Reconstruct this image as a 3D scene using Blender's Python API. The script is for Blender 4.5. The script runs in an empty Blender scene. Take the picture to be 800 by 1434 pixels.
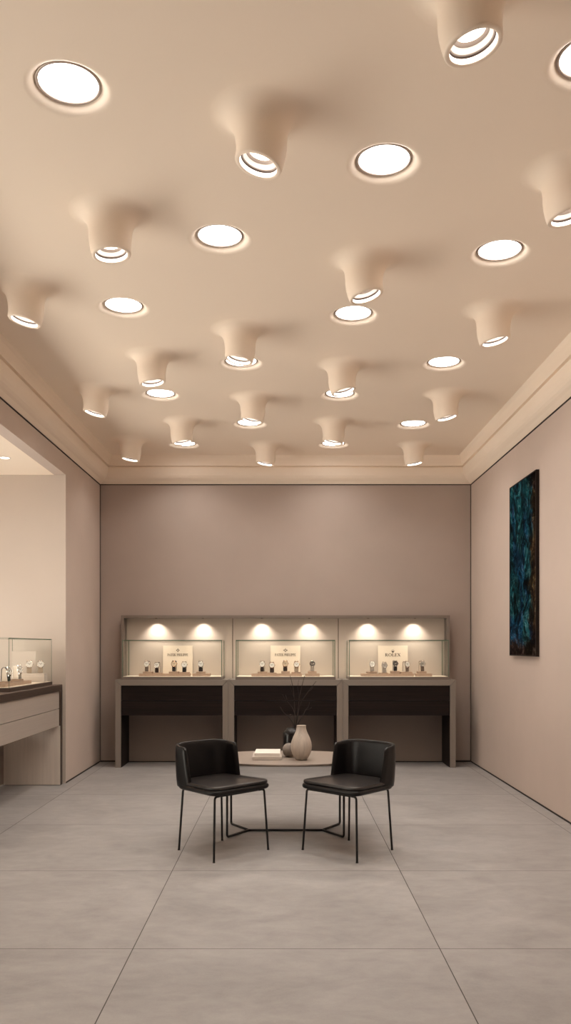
import bpy, bmesh, math, random
from mathutils import Vector, Matrix
random.seed(7)
PI = math.pi
sc = bpy.context.scene
COL = sc.collection

# ------------------------------------------------------------------ tuning
LENS_L = 13.5       # recessed ceiling lights
LAMP_L = 8.0       # lamps inside the trumpet spotlights
WORLD_L = 9.0
CASE_W = 1.0
ALCOVE_W = 1.0
FLAT_W = 6.3
TRUMPET_W = .55

SKY_R = .40
SPOT_W = 12.5        # niche spotlights (W)
EXPOSURE = 0.0
LIGHT = (1.0, 0.925, 0.83)

# ------------------------------------------------------------------ mesh builder
class MB:
    def __init__(self):
        self.v = []; self.f = []; self.sm = []
    def add(self, vs, fs, smooth=False, M=None):
        o = len(self.v)
        for p in vs:
            p = Vector(p)
            if M is not None: p = M @ p
            self.v.append(p)
        for f in fs:
            self.f.append([i + o for i in f]); self.sm.append(smooth)
        return self
    def box(self, x0, x1, y0, y1, z0, z1, M=None):
        vs = [(x0,y0,z0),(x1,y0,z0),(x1,y1,z0),(x0,y1,z0),(x0,y0,z1),(x1,y0,z1),(x1,y1,z1),(x0,y1,z1)]
        fs = [(0,3,2,1),(4,5,6,7),(0,1,5,4),(1,2,6,5),(2,3,7,6),(3,0,4,7)]
        return self.add(vs, fs, False, M)
    def prism(self, poly, a, b, axis='y', M=None, smooth=False):
        """poly: 2-D outline; extruded from a to b along axis. For 'y': (x,z); 'x': (y,z); 'z': (x,y)"""
        n = len(poly)
        def P(p, t):
            if axis == 'y': return (p[0], t, p[1])
            if axis == 'x': return (t, p[0], p[1])
            return (p[0], p[1], t)
        vs = [P(p, a) for p in poly] + [P(p, b) for p in poly]
        fs = [tuple(range(n))[::-1], tuple(range(n, 2*n))]
        self.add(vs, fs, False, M)
        o = len(self.v) - 2*n
        for i in range(n):
            j = (i+1) % n
            self.f.append([o+i, o+j, o+n+j, o+n+i]); self.sm.append(smooth)
        return self
    def lathe(self, prof, n=48, M=None, smooth=True, fn=None):
        vs = []
        for r, z in prof:
            for k in range(n):
                a = 2*PI*k/n
                p = (r*math.cos(a), r*math.sin(a), z)
                vs.append(fn(p) if fn else p)
        fs = []
        for i in range(len(prof)-1):
            for k in range(n):
                l = (k+1) % n
                fs.append((i*n+k, i*n+l, (i+1)*n+l, (i+1)*n+k))
        return self.add(vs, fs, smooth, M)
    def tube(self, pts, r, n=12, M=None, taper=None):
        pts = [Vector(p) for p in pts]
        vs = []; fs = []
        up = None
        m = len(pts)
        for i, p in enumerate(pts):
            t = (pts[min(i+1, m-1)] - pts[max(i-1, 0)]).normalized()
            if up is None:
                up = Vector((0,0,1)) if abs(t.z) < .9 else Vector((1,0,0))
            s = t.cross(up).normalized(); up = s.cross(t).normalized()
            rr = r if taper is None else r*(1 + (taper-1)*i/(m-1))
            for k in range(n):
                a = 2*PI*k/n
                vs.append(p + rr*(math.cos(a)*s + math.sin(a)*up))
        for i in range(m-1):
            for k in range(n):
                l = (k+1) % n
                fs.append((i*n+k, i*n+l, (i+1)*n+l, (i+1)*n+k))
        self.add(vs, fs, True, M)
        o = len(self.v) - len(vs)
        self.f.append([o+k for k in range(n)][::-1]); self.sm.append(False)
        self.f.append([o+(m-1)*n+k for k in range(n)]); self.sm.append(False)
        return self
    def loft(self, rings, closed_u=False, caps=True, M=None, smooth=True):
        """rings: list of equal-length closed loops"""
        n = len(rings[0]); m = len(rings)
        vs = [p for r in rings for p in r]
        fs = []
        for i in range(m if closed_u else m-1):
            j = (i+1) % m
            for k in range(n):
                l = (k+1) % n
                fs.append((i*n+k, i*n+l, j*n+l, j*n+k))
        self.add(vs, fs, smooth, M)
        if caps and not closed_u:
            o = len(self.v) - len(vs)
            self.f.append([o+k for k in range(n)][::-1]); self.sm.append(smooth)
            self.f.append([o+(m-1)*n+k for k in range(n)]); self.sm.append(smooth)
        return self
    def mesh(self, name, mat):
        me = bpy.data.meshes.new(name)
        me.from_pydata([tuple(p) for p in self.v], [], self.f)
        bm = bmesh.new(); bm.from_mesh(me)
        bmesh.ops.recalc_face_normals(bm, faces=bm.faces[:])
        bm.to_mesh(me); bm.free()
        for p, s in zip(me.polygons, self.sm): p.use_smooth = s
        me.materials.append(mat); me.update()
        return me
    def build(self, name, mat, parent=None, bevel=0.0, seg=2):
        return link(name, self.mesh(name, mat), parent, bevel, seg)

def link(name, me, parent=None, bevel=0.0, seg=2):
    o = bpy.data.objects.new(name, me); COL.objects.link(o)
    if parent is not None: o.parent = parent
    if bevel:
        b = o.modifiers.new('bevel', 'BEVEL'); b.width = bevel; b.segments = seg
        b.limit_method = 'ANGLE'; b.angle_limit = math.radians(40)
    return o
def tag(o, label=None, cat=None, group=None, kind=None):
    if label: o['label'] = label
    if cat: o['category'] = cat
    if group: o['group'] = group
    if kind: o['kind'] = kind
    return o
def thing(name, label, cat, loc=(0,0,0), rz=0.0, group=None):
    o = bpy.data.objects.new(name, None); COL.objects.link(o)
    o.empty_display_size = .1
    o.location = loc; o.rotation_euler = (0, 0, rz)
    return tag(o, label, cat, group)

def rounded(poly, radii, seg=6):
    """round the corners of a closed 2-D polygon"""
    out = []; n = len(poly)
    for i in range(n):
        p = Vector(poly[i]); a = Vector(poly[i-1]); b = Vector(poly[(i+1) % n])
        r = radii[i] if isinstance(radii, (list, tuple)) else radii
        u = (a-p).normalized(); w = (b-p).normalized()
        ang = u.angle(w); d = min(r/math.tan(ang/2), (a-p).length*.49, (b-p).length*.49)
        p0 = p + u*d; p1 = p + w*d
        for k in range(seg+1):
            t = k/seg
            q = p0*(1-t)**2 + p*2*t*(1-t) + p1*t*t
            out.append((q.x, q.y))
    return out
def fillet_path(pts, r, seg=6):
    pts = [Vector(p) for p in pts]; out = [pts[0]]
    for i in range(1, len(pts)-1):
        p = pts[i]; u = (pts[i-1]-p); w = (pts[i+1]-p)
        d = min(r, u.length*.49, w.length*.49)
        p0 = p + u.normalized()*d; p1 = p + w.normalized()*d
        for k in range(seg+1):
            t = k/seg
            out.append(p0*(1-t)**2 + p*2*t*(1-t) + p1*t*t)
    out.append(pts[-1]); return out
def inset(poly, d):
    n = len(poly); c = Vector((sum(p[0] for p in poly)/n, sum(p[1] for p in poly)/n))
    out = []
    for i in range(n):
        a = Vector(poly[i-1]); b = Vector(poly[(i+1) % n]); p = Vector(poly[i])
        t = (b-a); t = t.normalized() if t.length > 1e-9 else Vector((1,0))
        nrm = Vector((-t.y, t.x))
        if nrm.dot(c-p) < 0: nrm = -nrm
        q = p + nrm*d; out.append((q.x, q.y))
    return out
def slab_rings(poly, z0, z1, r, dome=0.0, seg=5, steps=4):
    """rounded-edge slab (loops), the top optionally domed"""
    rings = []
    for k in range(seg+1):
        a = PI/2*k/seg
        rings.append([(x, y, z0 + r*(1-math.sin(a))) for x, y in inset(poly, r*(1-math.cos(a)))][:])
    rings = rings[::-1]  # from bottom inset out to the side
    low = []
    for k in range(seg+1):
        a = PI/2*(1 - k/seg)
        low.append([(x, y, z0 + r*(1-math.sin(a))) for x, y in inset(poly, r*(1-math.cos(a)))])
    top = []
    for k in range(seg+1):
        a = PI/2*k/seg
        top.append([(x, y, z1 - r*(1-math.sin(a))) for x, y in inset(poly, r*(1-math.cos(a)))])
    rings = low + top
    if dome:
        n = len(poly); cx = sum(p[0] for p in poly)/n; cy = sum(p[1] for p in poly)/n
        base = inset(poly, r)
        for s in range(1, steps+1):
            t = s/(steps+.35)
            rings.append([(x+(cx-x)*t, y+(cy-y)*t, z1 + dome*(1-(1-t)**2)) for x, y in base])
    return rings

# ------------------------------------------------------------------ materials
def srgb(r, g, b):
    f = lambda c: (c/255/12.92) if c/255 <= .04045 else ((c/255+.055)/1.055)**2.4
    return (f(r), f(g), f(b), 1)
def mat(name, color, rough=.5, metal=0.0, noise=None, bump=None, spec=.5, coat=0.0):
    """noise=(scale xyz, amount, detail); bump=(scale, strength)"""
    m = bpy.data.materials.new(name); m.use_nodes = True
    nt = m.node_tree; b = nt.nodes['Principled BSDF']
    b.inputs['Base Color'].default_value = color
    b.inputs['Roughness'].default_value = rough
    b.inputs['Metallic'].default_value = metal
    b.inputs['Specular IOR Level'].default_value = spec
    b.inputs['Coat Weight'].default_value = coat
    if noise or bump:
        tc = nt.nodes.new('ShaderNodeTexCoord')
    if noise:
        mp = nt.nodes.new('ShaderNodeMapping'); mp.inputs['Scale'].default_value = noise[0]
        nt.links.new(tc.outputs['Object'], mp.inputs['Vector'])
        n = nt.nodes.new('ShaderNodeTexNoise'); n.inputs['Scale'].default_value = 1
        n.inputs['Detail'].default_value = noise[2]; n.inputs['Roughness'].default_value = .55
        nt.links.new(mp.outputs['Vector'], n.inputs['Vector'])
        r = nt.nodes.new('ShaderNodeValToRGB')
        lo = [c*(1-noise[1]) for c in color[:3]]+[1]; hi = [min(1, c*(1+noise[1])) for c in color[:3]]+[1]
        r.color_ramp.elements[0].position = .3; r.color_ramp.elements[0].color = lo
        r.color_ramp.elements[1].position = .7; r.color_ramp.elements[1].color = hi
        nt.links.new(n.outputs['Fac'], r.inputs['Fac'])
        nt.links.new(r.outputs['Color'], b.inputs['Base Color'])
    if bump:
        n2 = nt.nodes.new('ShaderNodeTexNoise'); n2.inputs['Scale'].default_value = bump[0]
        n2.inputs['Detail'].default_value = 4
        nt.links.new(tc.outputs['Object'], n2.inputs['Vector'])
        bp = nt.nodes.new('ShaderNodeBump'); bp.inputs['Strength'].default_value = bump[1]
        bp.inputs['Distance'].default_value = .002
        nt.links.new(n2.outputs['Fac'], bp.inputs['Height'])
        nt.links.new(bp.outputs['Normal'], b.inputs['Normal'])
    return m
def emit(name, color, strength):
    m = bpy.data.materials.new(name); m.use_nodes = True
    nt = m.node_tree; nt.nodes.clear()
    e = nt.nodes.new('ShaderNodeEmission'); e.inputs['Color'].default_value = (*color, 1)
    e.inputs['Strength'].default_value = strength
    o = nt.nodes.new('ShaderNodeOutputMaterial'); nt.links.new(e.outputs[0], o.inputs[0])
    return m
def glass_mat(name, tint, refl=1.0):
    m = bpy.data.materials.new(name); m.use_nodes = True
    nt = m.node_tree; nt.nodes.clear()
    t = nt.nodes.new('ShaderNodeBsdfTransparent'); t.inputs['Color'].default_value = tint
    g = nt.nodes.new('ShaderNodeBsdfGlossy'); g.inputs['Roughness'].default_value = .02
    fr = nt.nodes.new('ShaderNodeFresnel'); fr.inputs['IOR'].default_value = 1.35
    mu = nt.nodes.new('ShaderNodeMath'); mu.operation = 'MULTIPLY'; mu.inputs[1].default_value = refl
    ge = nt.nodes.new('ShaderNodeNewGeometry'); iv = nt.nodes.new('ShaderNodeMath'); iv.operation = 'SUBTRACT'; iv.inputs[0].default_value = 1
    nt.links.new(ge.outputs['Backfacing'], iv.inputs[1])
    m2 = nt.nodes.new('ShaderNodeMath'); m2.operation = 'MULTIPLY'; nt.links.new(fr.outputs[0], m2.inputs[0]); nt.links.new(iv.outputs[0], m2.inputs[1])
    nt.links.new(m2.outputs[0], mu.inputs[0])
    mx = nt.nodes.new('ShaderNodeMixShader')
    nt.links.new(mu.outputs[0], mx.inputs[0]); nt.links.new(t.outputs[0], mx.inputs[1]); nt.links.new(g.outputs[0], mx.inputs[2])
    o = nt.nodes.new('ShaderNodeOutputMaterial'); nt.links.new(mx.outputs[0], o.inputs[0])
    return m

M = {}
M['wall'] = mat('taupe plaster', (.56,.465,.41,1), .75, noise=((.9,.9,.9), .05, 5), bump=(60, .06), spec=.25)
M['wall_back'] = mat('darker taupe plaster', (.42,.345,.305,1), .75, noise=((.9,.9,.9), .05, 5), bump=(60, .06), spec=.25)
M['alcove'] = mat('cream plaster', (.60,.525,.465,1), .75, noise=((.9,.9,.9), .03, 5), spec=.25)
M['ceiling'] = mat('beige stretch ceiling', (.92,.80,.675,1), .6, noise=((.5,.5,.5), .02, 3), spec=.25)
M['corner_strip'] = mat('brown corner strip', (.11,.085,.072,1), .8)
M['edge_strip'] = mat('dark edge strip', (.03,.022,.018,1), .8)
M['metal_h'] = mat('champagne metal, grain across', (.33,.293,.262,1), .42, .5, noise=((2,40,240), .06, 3))
M['metal_v'] = mat('champagne metal, grain upright', (.305,.268,.237,1), .42, .5, noise=((240,40,2), .06, 3))
M['metal_dark'] = mat('dark champagne metal', (.23,.19,.165,1), .45, .4, noise=((2,40,240), .05, 2))
M['taupe_sheet'] = mat('dark taupe sheet', (.22,.175,.15,1), .5)
M['champagne'] = mat('pale brushed champagne metal', (.52,.455,.405,1), .42, .3, noise=((2,40,240), .05, 2))
M['champagne_v'] = mat('pale brushed champagne metal, grain upright', (.72,.64,.57,1), .4, .10, noise=((240,40,2), .05, 2))
M['bronze'] = mat('dark bronze metal', (.10,.07,.058,1), .4, .6, noise=((30,1.5,160), .12, 3))
M['walnut'] = mat('black walnut', (.012,.0065,.0056,1), .5, noise=((2.0,20,70), .55, 6), spec=.22)
M['panel'] = mat('cream fabric panel', (.50,.43,.365,1), .8, noise=((2,2,2), .03, 4))
M['deck'] = mat('cream display deck', (.80,.70,.58,1), .7)
M['pale'] = mat('pale reflection stand-in', (.60,.53,.47,1), .7)
M['riser'] = mat('tan suede riser', (.42,.30,.225,1), .8, noise=((40,40,40), .06, 3))
M['placard'] = mat('cream placard card', (.68,.585,.47,1), .7, noise=((3,3,3), .04, 3))
M['letter'] = mat('brown letter ink', (.035,.022,.013,1), .7, spec=.2)
M['glass'] = glass_mat('clear glass', (.988,.994,.986,1), .55)
M['glass_edge'] = mat('green glass edge', (.10,.16,.11,1), .15, spec=.6)
M['leather'] = mat('black leather', (.0075,.006,.006,1), .36, noise=((14,14,14), .2, 4), bump=(160, .2), spec=.28)
M['leather_seat'] = mat('black leather seat', (.016,.013,.0125,1), .28, noise=((14,14,14), .2, 4), bump=(160, .15), spec=.5)
M['black_metal'] = mat('black powder-coated metal', (.012,.010,.010,1), .38, .2)
M['table'] = mat('greige lacquer', (.265,.218,.187,1), .42, noise=((4,4,4), .04, 4))
M['vase'] = mat('beige grained ceramic', (.46,.395,.335,1), .6, noise=((45,45,3), .16, 5))
M['stone'] = mat('grey stone', (.20,.17,.15,1), .75, noise=((30,30,30), .2, 5))
M['black_glass'] = mat('black glazed ceramic', (.008,.007,.007,1), .22, spec=.4)
M['twig'] = mat('dark twig bark', (.022,.014,.011,1), .8, noise=((60,60,60), .3, 3))
M['cover_a'] = mat('ivory book cover', (.76,.70,.64,1), .6)
M['cover_b'] = mat('pale grey book cover', (.54,.48,.43,1), .6)
M['pages'] = mat('book pages', (.62,.55,.47,1), .8, noise=((2,2,400), .08, 2))
M['steel'] = mat('polished steel', (.74,.70,.66,1), .22, .9)
M['gold'] = mat('rose gold', (.62,.40,.26,1), .25, .9)
M['dial_white'] = mat('white dial', (.86,.83,.78,1), .35)
M['dial_cream'] = mat('cream dial', (.66,.52,.38,1), .35)
M['dial_dark'] = mat('dark dial', (.05,.04,.036,1), .3)
M['dial_grey'] = mat('silver dial', (.45,.41,.37,1), .3)
M['strap_brown'] = mat('dark brown strap', (.030,.014,.010,1), .55)
M['strap_black'] = mat('black strap', (.014,.009,.009,1), .5)
M['strap_taupe'] = mat('taupe strap', (.20,.15,.12,1), .55)
M['strap_tan'] = mat('light tan strap', (.42,.33,.25,1), .6)
M['bracelet'] = mat('steel bracelet', (.62,.57,.52,1), .32, .7, noise=((60,60,120), .25, 2))
M['cuff'] = mat('cream suede cuff', (.72,.63,.53,1), .8)
M['white_in'] = mat('white reflector', (.86,.80,.76,1), .45)
M['pink_in'] = mat('pinkish baffle lip', (.40,.33,.29,1), .5)
M['beige_in'] = mat('beige baffle step', (.36,.30,.265,1), .5)
M['groove'] = mat('brown baffle groove', (.16,.115,.095,1), .6)
M['trimring'] = mat('grey-brown trim ring', (.42,.34,.29,1), .4, .2)
M['lens'] = emit('lit opal lens', (1.0, .93, .87), LENS_L)
M['lamp'] = emit('lit lamp', (1.0, .86, .72), LAMP_L)
M['frame_dark'] = mat('dark picture frame', (.016,.010,.008,1), .6, spec=.15)
M['added_window_glass'] = glass_mat('added window glass', (.97,.98,.97,1), .8)

def floor_material():
    m = bpy.data.materials.new('greige concrete tile'); m.use_nodes = True
    nt = m.node_tree; b = nt.nodes['Principled BSDF']; N = nt.nodes.new; L = nt.links.new
    tc = N('ShaderNodeTexCoord'); sep = N('ShaderNodeSeparateXYZ'); L(tc.outputs['Object'], sep.inputs[0])
    def math_(op, a, bb=None, c=None):
        n = N('ShaderNodeMath'); n.operation = op
        for i, v in enumerate((a, bb, c)):
            if v is None: continue
            if isinstance(v, (int, float)): n.inputs[i].default_value = v
            else: L(v, n.inputs[i])
        return n.outputs[0]
    def line(sock, off, period, w):
        t = math_('DIVIDE', math_('SUBTRACT', sock, off), period)
        fr = math_('ABSOLUTE', math_('SUBTRACT', math_('FRACT', math_('ADD', t, .5)), .5))
        return math_('LESS_THAN', fr, w/period/2), math_('FLOOR', t)
    lx, ix = line(sep.outputs[0], .7146, 1.4212, .0045)
    ly, iy = line(sep.outputs[1], 3.80, 1.32, .0045)
    grout = math_('MAXIMUM', lx, ly)
    cell = math_('ADD', math_('MULTIPLY', ix, 3.7), math_('MULTIPLY', iy, 11.3))
    cmb = N('ShaderNodeCombineXYZ'); L(cell, cmb.inputs[2])
    vadd = N('ShaderNodeVectorMath'); vadd.operation = 'ADD'; L(tc.outputs['Object'], vadd.inputs[0]); L(cmb.outputs[0], vadd.inputs[1])
    def noise(scale, det, rough, dist=0):
        mp = N('ShaderNodeMapping'); mp.inputs['Scale'].default_value = scale; L(vadd.outputs[0], mp.inputs[0])
        n = N('ShaderNodeTexNoise'); n.inputs['Scale'].default_value = 1; n.inputs['Detail'].default_value = det
        n.inputs['Roughness'].default_value = rough; n.inputs['Distortion'].default_value = dist
        L(mp.outputs[0], n.inputs['Vector']); return n.outputs['Fac']
    n1 = noise((2.2, 3.4, 1), 8, .62, .6); n2 = noise((9, 14, 1), 5, .6, .3); n3 = noise((110, 110, 1), 2, .5)
    s = math_('ADD', math_('ADD', math_('MULTIPLY', n1, .62), math_('MULTIPLY', n2, .28)), math_('MULTIPLY', n3, .10))
    cr = N('ShaderNodeValToRGB'); L(s, cr.inputs[0])
    e = cr.color_ramp.elements
    e[0].position = .33; e[0].color = (.250,.237,.234,1)
    e[1].position = .68; e[1].color = (.392,.375,.370,1)
    mx = N('ShaderNodeMix'); mx.data_type = 'RGBA'
    L(grout, mx.inputs['Factor']); L(cr.outputs[0], mx.inputs[6]); mx.inputs[7].default_value = (.035,.027,.022,1)
    L(mx.outputs[2], b.inputs['Base Color'])
    rr = N('ShaderNodeMapRange'); rr.inputs['To Min'].default_value = .34; rr.inputs['To Max'].default_value = .56
    L(n1, rr.inputs[0]); L(rr.outputs[0], b.inputs['Roughness'])
    b.inputs['Specular IOR Level'].default_value = .35
    return m
M['floor'] = floor_material()

def painting_material():
    m = bpy.data.materials.new('abstract teal canvas'); m.use_nodes = True
    nt = m.node_tree; b = nt.nodes['Principled BSDF']; N = nt.nodes.new; L = nt.links.new
    b.inputs['Roughness'].default_value = .5; b.inputs['Specular IOR Level'].default_value = .12; b.inputs['IOR'].default_value = 1.08
    tc = N('ShaderNodeTexCoord')
    def noise(scale, det, rough, dist, seed):
        mp = N('ShaderNodeMapping'); mp.inputs['Scale'].default_value = scale; mp.inputs['Location'].default_value = seed
        L(tc.outputs['Object'], mp.inputs[0])
        n = N('ShaderNodeTexNoise'); n.inputs['Scale'].default_value = 1; n.inputs['Detail'].default_value = det
        n.inputs['Roughness'].default_value = rough; n.inputs['Distortion'].default_value = dist
        L(mp.outputs[0], n.inputs['Vector']); return n.outputs['Fac']
    def ramp(f, stops):
        r = N('ShaderNodeValToRGB'); L(f, r.inputs[0]); e = r.color_ramp.elements
        e[0].position, e[0].color = stops[0]; e[1].position, e[1].color = stops[-1]
        for p, c in stops[1:-1]:
            k = e.new(p); k.color = c
        return r.outputs[0]
    def mix(f, a, c):
        x = N('ShaderNodeMix'); x.data_type = 'RGBA'; L(f, x.inputs['Factor']); L(a, x.inputs[6])
        if isinstance(c, tuple): x.inputs[7].default_value = c
        else: L(c, x.inputs[7])
        return x.outputs[2]
    base = ramp(noise((1, 5, 4.6), 12, .72, 2.2, (3, 1, 2)),
                [(.36, (.003,.004,.005,1)), (.45, (.005,.018,.026,1)), (.50, (.007,.060,.080,1)), (.56, (.018,.14,.165,1)), (.595, (.13,.27,.28,1)), (.625, (.010,.032,.11,1)), (.72, (.015,.03,.06,1))])
    warm = ramp(noise((1, 6, 6), 12, .76, 2.0, (8, 2, 5)),
                [(.38, (.004,.003,.003,1)), (.49, (.024,.014,.009,1)), (.56, (.07,.042,.02,1)), (.62, (.22,.19,.10,1)), (.70, (.03,.05,.035,1))])
    # brown towards the near edge and along the foot
    sep = N('ShaderNodeSeparateXYZ'); L(tc.outputs['Object'], sep.inputs[0])
    mr = N('ShaderNodeMapRange'); mr.inputs['From Min'].default_value = .05; mr.inputs['From Max'].default_value = -.55; L(sep.outputs[1], mr.inputs[0])
    mz = N('ShaderNodeMapRange'); mz.inputs['From Min'].default_value = .42; mz.inputs['From Max'].default_value = -.10; L(sep.outputs[2], mz.inputs[0])
    mm = N('ShaderNodeMath'); mm.operation = 'MAXIMUM'; L(mr.outputs[0], mm.inputs[0]); L(mz.outputs[0], mm.inputs[1])
    ns = noise((1, 3, 3.2), 8, .75, 1.2, (1, 9, 4))
    ad = N('ShaderNodeMath'); ad.operation = 'ADD'; L(mm.outputs[0], ad.inputs[0]); L(ns, ad.inputs[1])
    th = N('ShaderNodeMapRange'); th.inputs['From Min'].default_value = .93; th.inputs['From Max'].default_value = 1.10; L(ad.outputs[0], th.inputs[0])
    c1 = mix(th.outputs[0], base, warm)
    dk = ramp(noise((1, 2.6, 2.2), 6, .7, 1.5, (5, 7, 1)), [(.40, (.14,.14,.14,1)), (.50, (.46,.46,.46,1)), (.60, (1,1,1,1))])
    bl = ramp(noise((1, 2.2, 1.6), 5, .6, 1.0, (12, 3, 8)), [(.50, (0,0,0,1)), (.58, (1,1,1,1))])
    blf = N('ShaderNodeMath'); blf.operation = 'MULTIPLY'; blf.inputs[1].default_value = .6; L(bl, blf.inputs[0])
    blue = N('ShaderNodeMix'); blue.data_type = 'RGBA'; blue.blend_type = 'MULTIPLY'; L(blf.outputs[0], blue.inputs['Factor']); L(c1, blue.inputs[6]); blue.inputs[7].default_value = (.5, .42, 1.1, 1)
    dm = N('ShaderNodeMix'); dm.data_type = 'RGBA'; dm.blend_type = 'MULTIPLY'; dm.inputs['Factor'].default_value = 1; L(blue.outputs[2], dm.inputs[6]); L(dk, dm.inputs[7])
    c1 = dm.outputs[2]
    fl = ramp(noise((1, 45, 22), 5, .7, .5, (2, 2, 2)), [(.64, (0,0,0,1)), (.74, (1,1,1,1))])
    c2 = mix(fl, c1, (.11,.15,.12,1))
    L(c2, b.inputs['Base Color'])
    return m
M['painting'] = painting_material()

# ------------------------------------------------------------------ camera
CH = 1.4; F = 1150.0
cam_d = bpy.data.cameras.new('camera'); cam = bpy.data.objects.new('camera', cam_d); COL.objects.link(cam)
cam.location = (0, 0, CH); cam.rotation_euler = (PI/2, 0, 0)
cam_d.sensor_fit = 'HORIZONTAL'; cam_d.sensor_width = 36; cam_d.lens = F/800*36
cam_d.shift_y = (905-717)/800; cam_d.clip_start = .05
sc.camera = cam

# ------------------------------------------------------------------ room shell
XW = 2.247; YB = 9.94; HC = 3.6735; YF = -2.0
YA = 8.40; HA = 3.153; XA = -4.7        # alcove: end wall, ceiling, side wall
def struct(name, mb, m, bevel=0):
    o = mb.build(name, m, None, bevel); o['kind'] = 'structure'; return o
struct('floor', MB().box(XA-.15, XW+.15, YF, YB+.15, -.12, 0), M['floor'])
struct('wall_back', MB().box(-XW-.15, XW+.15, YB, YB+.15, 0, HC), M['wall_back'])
# unseen glazed bay added in the alcove to light the ceiling from the left
def glazed(name, x0, x1, y0, y1, z0, z1, n):
    xm = (x0+x1)/2
    w = struct(name, MB().box(xm-.006, xm+.006, y0, y1, z0, z1), M['added_window_glass'])
    fr = MB()
    for k in range(n+1):
        y = y0 + (y1-y0-.05)*k/n
        fr.box(x0, x1, y, y+.05, z0, z1)
    for z in (z0, z1-.05): fr.box(x0, x1, y0, y1, z, z+.05)
    fr.build('added_window_frame', M['bronze'], w)
struct('wall_right', MB().box(XW, XW+.15, YF, YB, 0, HC), M['wall'])
struct('wall_front', MB().box(XA-.15, XW+.15, YF-.15, YF, 0, HC), M['wall'])
struct('wall_left', MB().box(-XW-.12, -XW, YA, YB, 0, HC).box(-XW-.12, -XW, YF, YA, HA, HC), M['wall'])
struct('wall_alcove_end', MB().box(XA-.15, -XW-.12, YA, YA+.15, 0, HA+.1).box(-XW-.12, -XW, YA-.004, YA, 0, HA), M['alcove'])
struct('ceiling_alcove', MB().box(XA-.15, -XW-.12, YF, YA, HA, HA+.1), M['ceiling'])
WY0, WY1, WZ0, WZ1 = 1.2, 8.2, .06, 1.75
struct('wall_alcove_side', MB().box(XA-.15, XA, YF, WY0, 0, HA).box(XA-.15, XA, WY1, YA, 0, HA)
       .box(XA-.15, XA, WY0, WY1, 0, WZ0).box(XA-.15, XA, WY0, WY1, WZ1, HA), M['alcove'])
glazed('added_window_1', XA-.11, XA-.04, WY0, WY1, WZ0, WZ1, 5)

# crown moulding: (distance from the wall, height)
crown = [(0,3.362),(.010,3.360),(.024,3.372),(.044,3.390),(.066,3.404),(.086,3.421),(.104,3.446),(.117,3.478),(.126,3.510),(.132,3.534),
         (.112,3.535),(.110,3.552),(.140,3.556),(.143,3.570),(.150,3.600),(.164,3.640),(.184,HC),(0,HC)]
def crown_run(axis):
    mb = MB(); n = len(crown)
    if axis == 'back':
        A = [(-XW+d, YB-d, z) for d, z in crown]; B = [(XW-d, YB-d, z) for d, z in crown]
    else:
        s = -1 if axis == 'left' else 1
        A = [(s*(XW-d), YF, z) for d, z in crown]; B = [(s*(XW-d), YB-d, z) for d, z in crown]
    fs = [tuple(range(n)), tuple(range(n, 2*n))] + [(i, (i+1) % n, n+(i+1) % n, n+i) for i in range(n)]
    mb.add(A+B, fs); return mb
for i, a in enumerate(('back', 'left', 'right')):
    struct('trim_%d' % (i+1), crown_run(a), M['ceiling'])
# thin dark strips under the crown and up corners; shadow gaps at the foot
struct('trim_4', MB().box(-XW, XW, YB-.006, YB, 3.350, 3.362), M['edge_strip'])
struct('trim_5', MB().box(XW-.006, XW, YF, YB, 3.350, 3.362), M['edge_strip'])
struct('trim_6', MB().box(-XW, -XW+.006, YF, YB, 3.350, 3.362), M['edge_strip'])
struct('trim_7', MB().box(-XW, -XW+.010, YB-.010, YB, 0, 3.35), M['corner_strip'])
struct('trim_8', MB().box(XW-.010, XW, YB-.010, YB, 0, 3.35), M['corner_strip'])
struct('baseboard_back', MB().box(-XW, XW, YB-.004, YB, 0, .020), M['edge_strip'])
struct('baseboard_right', MB().box(XW-.004, XW, YF, YB, 0, .014), M['edge_strip'])
struct('baseboard_left', MB().box(-XW, -XW+.004, YA, YB, 0, .014), M['edge_strip'])
struct('baseboard_alcove', MB().box(XA, -XW-.12, YA-.004, YA, 0, .014), M['edge_strip'])

# ------------------------------------------------------------------ ceiling lights
def at_h(px, py, dh):
    """room position of something seen at (px, py) whose height is dh above the eye"""
    y = dh*F/(905-py); return ((px-400)*y/F, y)
RH = .186; DEEP = .025     # funnel mouth radius and depth of the flat lights
ORD = ['nearest', 'second nearest', 'third nearest', 'fourth nearest']
flat = {'flat-light row beside the alcove': [(96,118),(173,428),(225,551),(258,621)],
        'flat-light row just left of centre': [(308,331),(338,506),(350,592)],
        'flat-light row just right of centre': [(538,225),(495,439),(476,551),(467,621)],
        'flat-light row beside the painting wall': [(829,80),(700,351),(622,507),(579,593)]}
# the ceiling: a slab whose underside is pierced where the flat lights sit in shallow funnels
def pierced_ceiling(holes):
    bm = bmesh.new()
    def loop(pts):
        vs = [bm.verts.new((x, y, HC)) for x, y in pts]
        return [bm.edges.new((vs[i], vs[(i+1) % len(vs)])) for i in range(len(vs))]
    es = loop([(-XW-.15, YF), (XW+.15, YF), (XW+.15, YB+.15), (-XW-.15, YB+.15)])
    for x, y in holes: es += loop([(x+RH*math.cos(2*PI*k/64), y+RH*math.sin(2*PI*k/64)) for k in range(64)])
    bmesh.ops.triangle_fill(bm, use_beauty=True, use_dissolve=False, edges=es, normal=(0, 0, -1))
    for f in bm.faces:
        if f.normal.z > 0: f.normal_flip()
    me = bpy.data.meshes.new('ceiling'); bm.to_mesh(me); bm.free()
    n = len(me.vertices)
    me.materials.append(M['ceiling'])
    o = link('ceiling', me); o['kind'] = 'structure'
    return o
pierced_ceiling([at_h(px, py, HC+DEEP-.004-CH) for pts in flat.values() for px, py in pts])
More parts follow.
